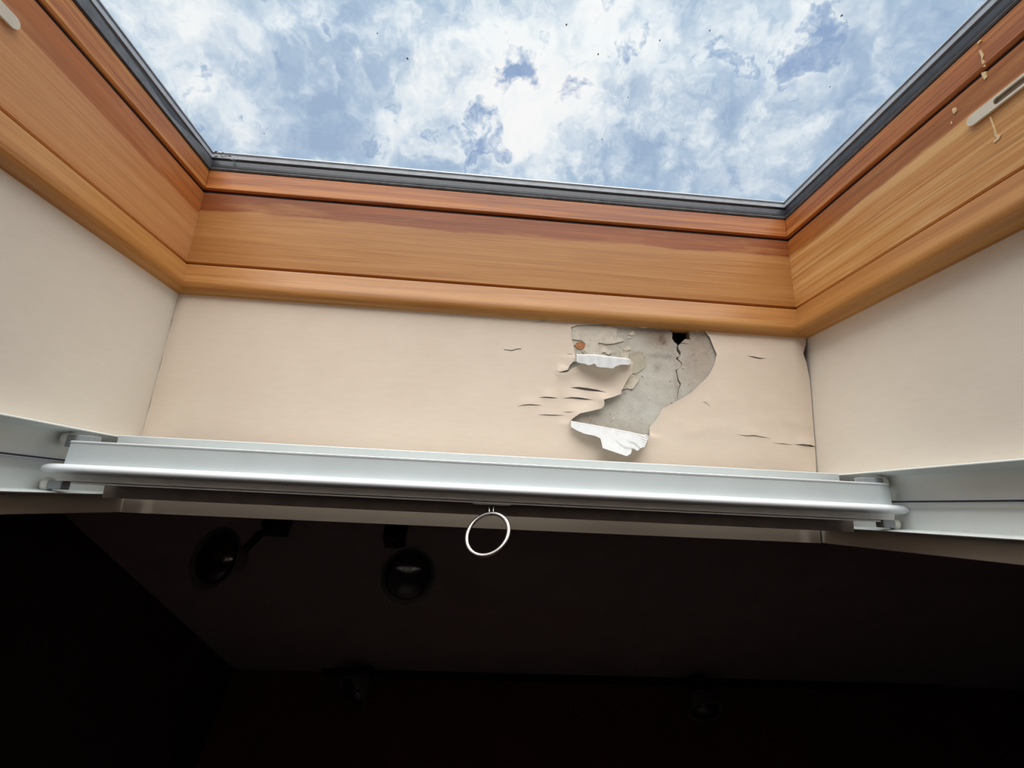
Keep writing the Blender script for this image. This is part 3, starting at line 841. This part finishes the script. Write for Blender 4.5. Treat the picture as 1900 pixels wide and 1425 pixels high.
MB().prism_u([(-.0690, -.0095), (-.0680, -.0088), (-.0230, -.0088), (-.0220, -.0095), (-.0220, -.0500), (-.0690, -.0500)], .0290, W - .0290).build('back_profile', 'white_alu', bar, smooth=25)
MB().prism_u([(-.1012, -.0400), (-.0690, -.0400), (-.0690, -.0545), (-.1000, -.0545)], .0500, W - .0450).build('back_web', 'under_profile', bar, smooth=25)
MB().prism_u([(-.0840, -.0546), (-.0830, -.0668), (-.0760, -.0668), (-.0760, -.0546)], .0400, W - .0330).build('lower_profile', 'shaded_profile', bar, smooth=25)  # the bar's shadow on this part is put into its dark colour
for sx in (0, 1):
    for top in (1, 0):
        if top: va, vb = -.1035, -.0930; c0 = at(*((1668, 896) if sx else (112, 813)), 1, -.0985); wa, wb, dx = c0.z - .0075, c0.z + .0032, .026
        else: va, vb = -.1085, -.0990; c0 = at(*((1690, 973) if sx else (85, 898)), 1, -.1035); wa, wb, dx = c0.z - .0040, c0.z + .0030, .016
        sg = -1 if sx else 1
        c0.x = max(.0078, min(W - .0078, c0.x))
        u0, u1 = sorted((c0.x + sg * .0045, c0.x + sg * dx))
        MB().box((u0, va, wa), (u1, vb, wb)).build('end_bracket', 'grey_plastic', bar, smooth=0, bevel=.0008)
        MB().lathe([(0, -.008), (.0022, -.008), (.0022, -.0045), (.0048, -.0045), (.0056, -.003), (.0058, -.0008), (.0050, .0012), (.0034, .0018), (.0030, .0030), (.0014, .0038), (0, .0040)], (max(.0075, min(W - .0075, c0.x)), (va + vb) / 2, c0.z), (1, 0, 0) if sx else (-1, 0, 0), 22).build('roller_wheel', 'white_plastic', bar, smooth=50)
# pull ring on its clip
pc = at(912, 938, 1, -.104); wz = -.0562
clip = MB()
clip.box((pc.x - .017, -.1090, wz - .0008), (pc.x + .017, -.0985, wz))
cl = clip.build('ring_clip', 'steel_dark', bar, smooth=0); ROOT[cl.name] = ROOT[bar.name]
dn = M3.inverted() @ Vector((0, 0, -1))
p0 = Vector((pc.x, -.1035, wz - .0006))
lp_ = MB(); u_ = Vector((1, 0, 0)); nn = dn.cross(u_).normalized()
strap = [p0 + u_ * -.0160, p0 + u_ * -.0026, p0 + u_ * -.0018 + dn * .0010, p0 + u_ * -.0016 + dn * .0095, p0 + dn * .0112, p0 + u_ * .0016 + dn * .0095, p0 + u_ * .0018 + dn * .0010, p0 + u_ * .0026, p0 + u_ * .0160]
lp_.tube(strap, lambda t: (.0021, .0004), 10, flat=tuple(nn.cross(u_)))
lp_ = MB(); lp_.tube(strap, .0009, 8)
lp_.build('clip_loop', 'chrome', cl, smooth=50)
RR = .0192
ca, sa = math.cos(.42), math.sin(.42)
ru = (u_ * ca + nn * sa).normalized()
rc = p0 + dn * (.0108 - .0012 + RR) - u_ * .0026
ring = [rc + ru * (RR * math.sin(a)) - dn * (RR * math.cos(a)) - u_ * .0018 * (1 - math.cos(a)) * .0 for a in [2 * math.pi * i / 64 for i in range(64)]]
ringn = ru.cross(dn).normalized()
rb = MB(); rb.tube(ring, lambda t: (.0018, .0015), 14, closed=True, flat=tuple(ringn))
rg_ = rb.build('pull_ring', 'chrome', bar, smooth=60); rg_['label'] = 'polished metal pull ring'

# ------------------------------------------------------------------ spotlights in the dark room


def spotlight(base, head, aim, r, label, grp, arm_to=None):
    th_ = empty('spotlight', tuple(base), local=False)
    tag(th_, label, 'spotlight', grp)
    base = Vector(base); head = Vector(head); ax = Vector(aim).normalized()
    MB().box((base.x - .018, base.y - .02, base.z - .05), (base.x + .018, base.y + .02, base.z)).build('mount', 'lamp_black', th_, bevel=.002, smooth=0)
    bk = head - ax * r * .9
    MB().tube([base + Vector((0, 0, -.045)), base.lerp(bk, .5) + Vector((0, 0, -.005)), bk], .007, 10).build('arm', 'lamp_black', th_)
    MB().lathe([(0, -1.25 * r), (.30 * r, -1.25 * r), (.48 * r, -1.15 * r), (.62 * r, -.8 * r), (.95 * r, -.25 * r), (1.22 * r, .05 * r), (1.22 * r, .13 * r), (1.15 * r, .13 * r), (1.12 * r, .06 * r), (.9 * r, -.2 * r), (.5 * r, -.7 * r)], head, ax, 32).build('lamp_shade', 'lamp_shade', th_, smooth=45)
    MB().lathe([(.35 * r, -.75 * r), (.6 * r, -.5 * r), (.93 * r, -.1 * r), (.97 * r, .02 * r), (.93 * r, .12 * r), (.80 * r, .26 * r), (.6 * r, .37 * r), (.35 * r, .44 * r), (.12 * r, .475 * r), (0, .48 * r)], head, ax, 32).build('bulb', 'bulb', th_, smooth=60)
    return th_


camw = M @ CAM
h2 = atz(757, 1068, camw.z + .33); h1 = atz(402, 1036, camw.z + .33)
dir2 = (camw - h2).normalized()
spotlight((h2.x - .04, h2.y + .03, ZC), h2, dir2 * .9 + Vector((.05, 0, -.25)), .0385, 'round dark spotlight facing the viewer, just left of the pull ring', 'ceiling spotlights')
dir1 = (camw - h1).normalized()
spotlight((h1.x + .05, h1.y + .04, ZC), h1, dir1 * .8 + Vector((-.62, 0, .05)), .038, 'dark spotlight turned to the left, leftmost on the ceiling', 'ceiling spotlights')
ta = aty(600, 1237, YF - .03); tb = aty(1752, 1281, YF - .03)
tz = (ta.z + tb.z) / 2
tr_ = empty('light_track', ((ta.x + tb.x) / 2, YF - .02, tz), local=False)
tag(tr_, 'black lighting track along the top of the dark far wall', 'light track')
MB().box((ta.x, YF - .036, tz - .010), (tb.x, YF, tz + .010)).build('track_bar', 'lamp_black', tr_, smooth=0, bevel=.002)
MB().box((ta.x + .04, YF - .05, tz - .018), (ta.x + .12, YF - .0365, tz + .018)).build('feed_box', 'lamp_black', tr_, smooth=0, bevel=.002)
for (px_, aim, lab) in (((655, 1283), Vector((-.55, -.35, -.75)), 'dim spotlight hanging from the far track, left one'), ((1308, 1318), Vector((.0, -.25, -1)), 'dim spotlight hanging from the far track, right one')):
    h = aty(px_[0], px_[1], YF - .11)
    spotlight((h.x + .02, YF - .062, tz + .012), h, aim, .045, lab, 'far track spotlights')
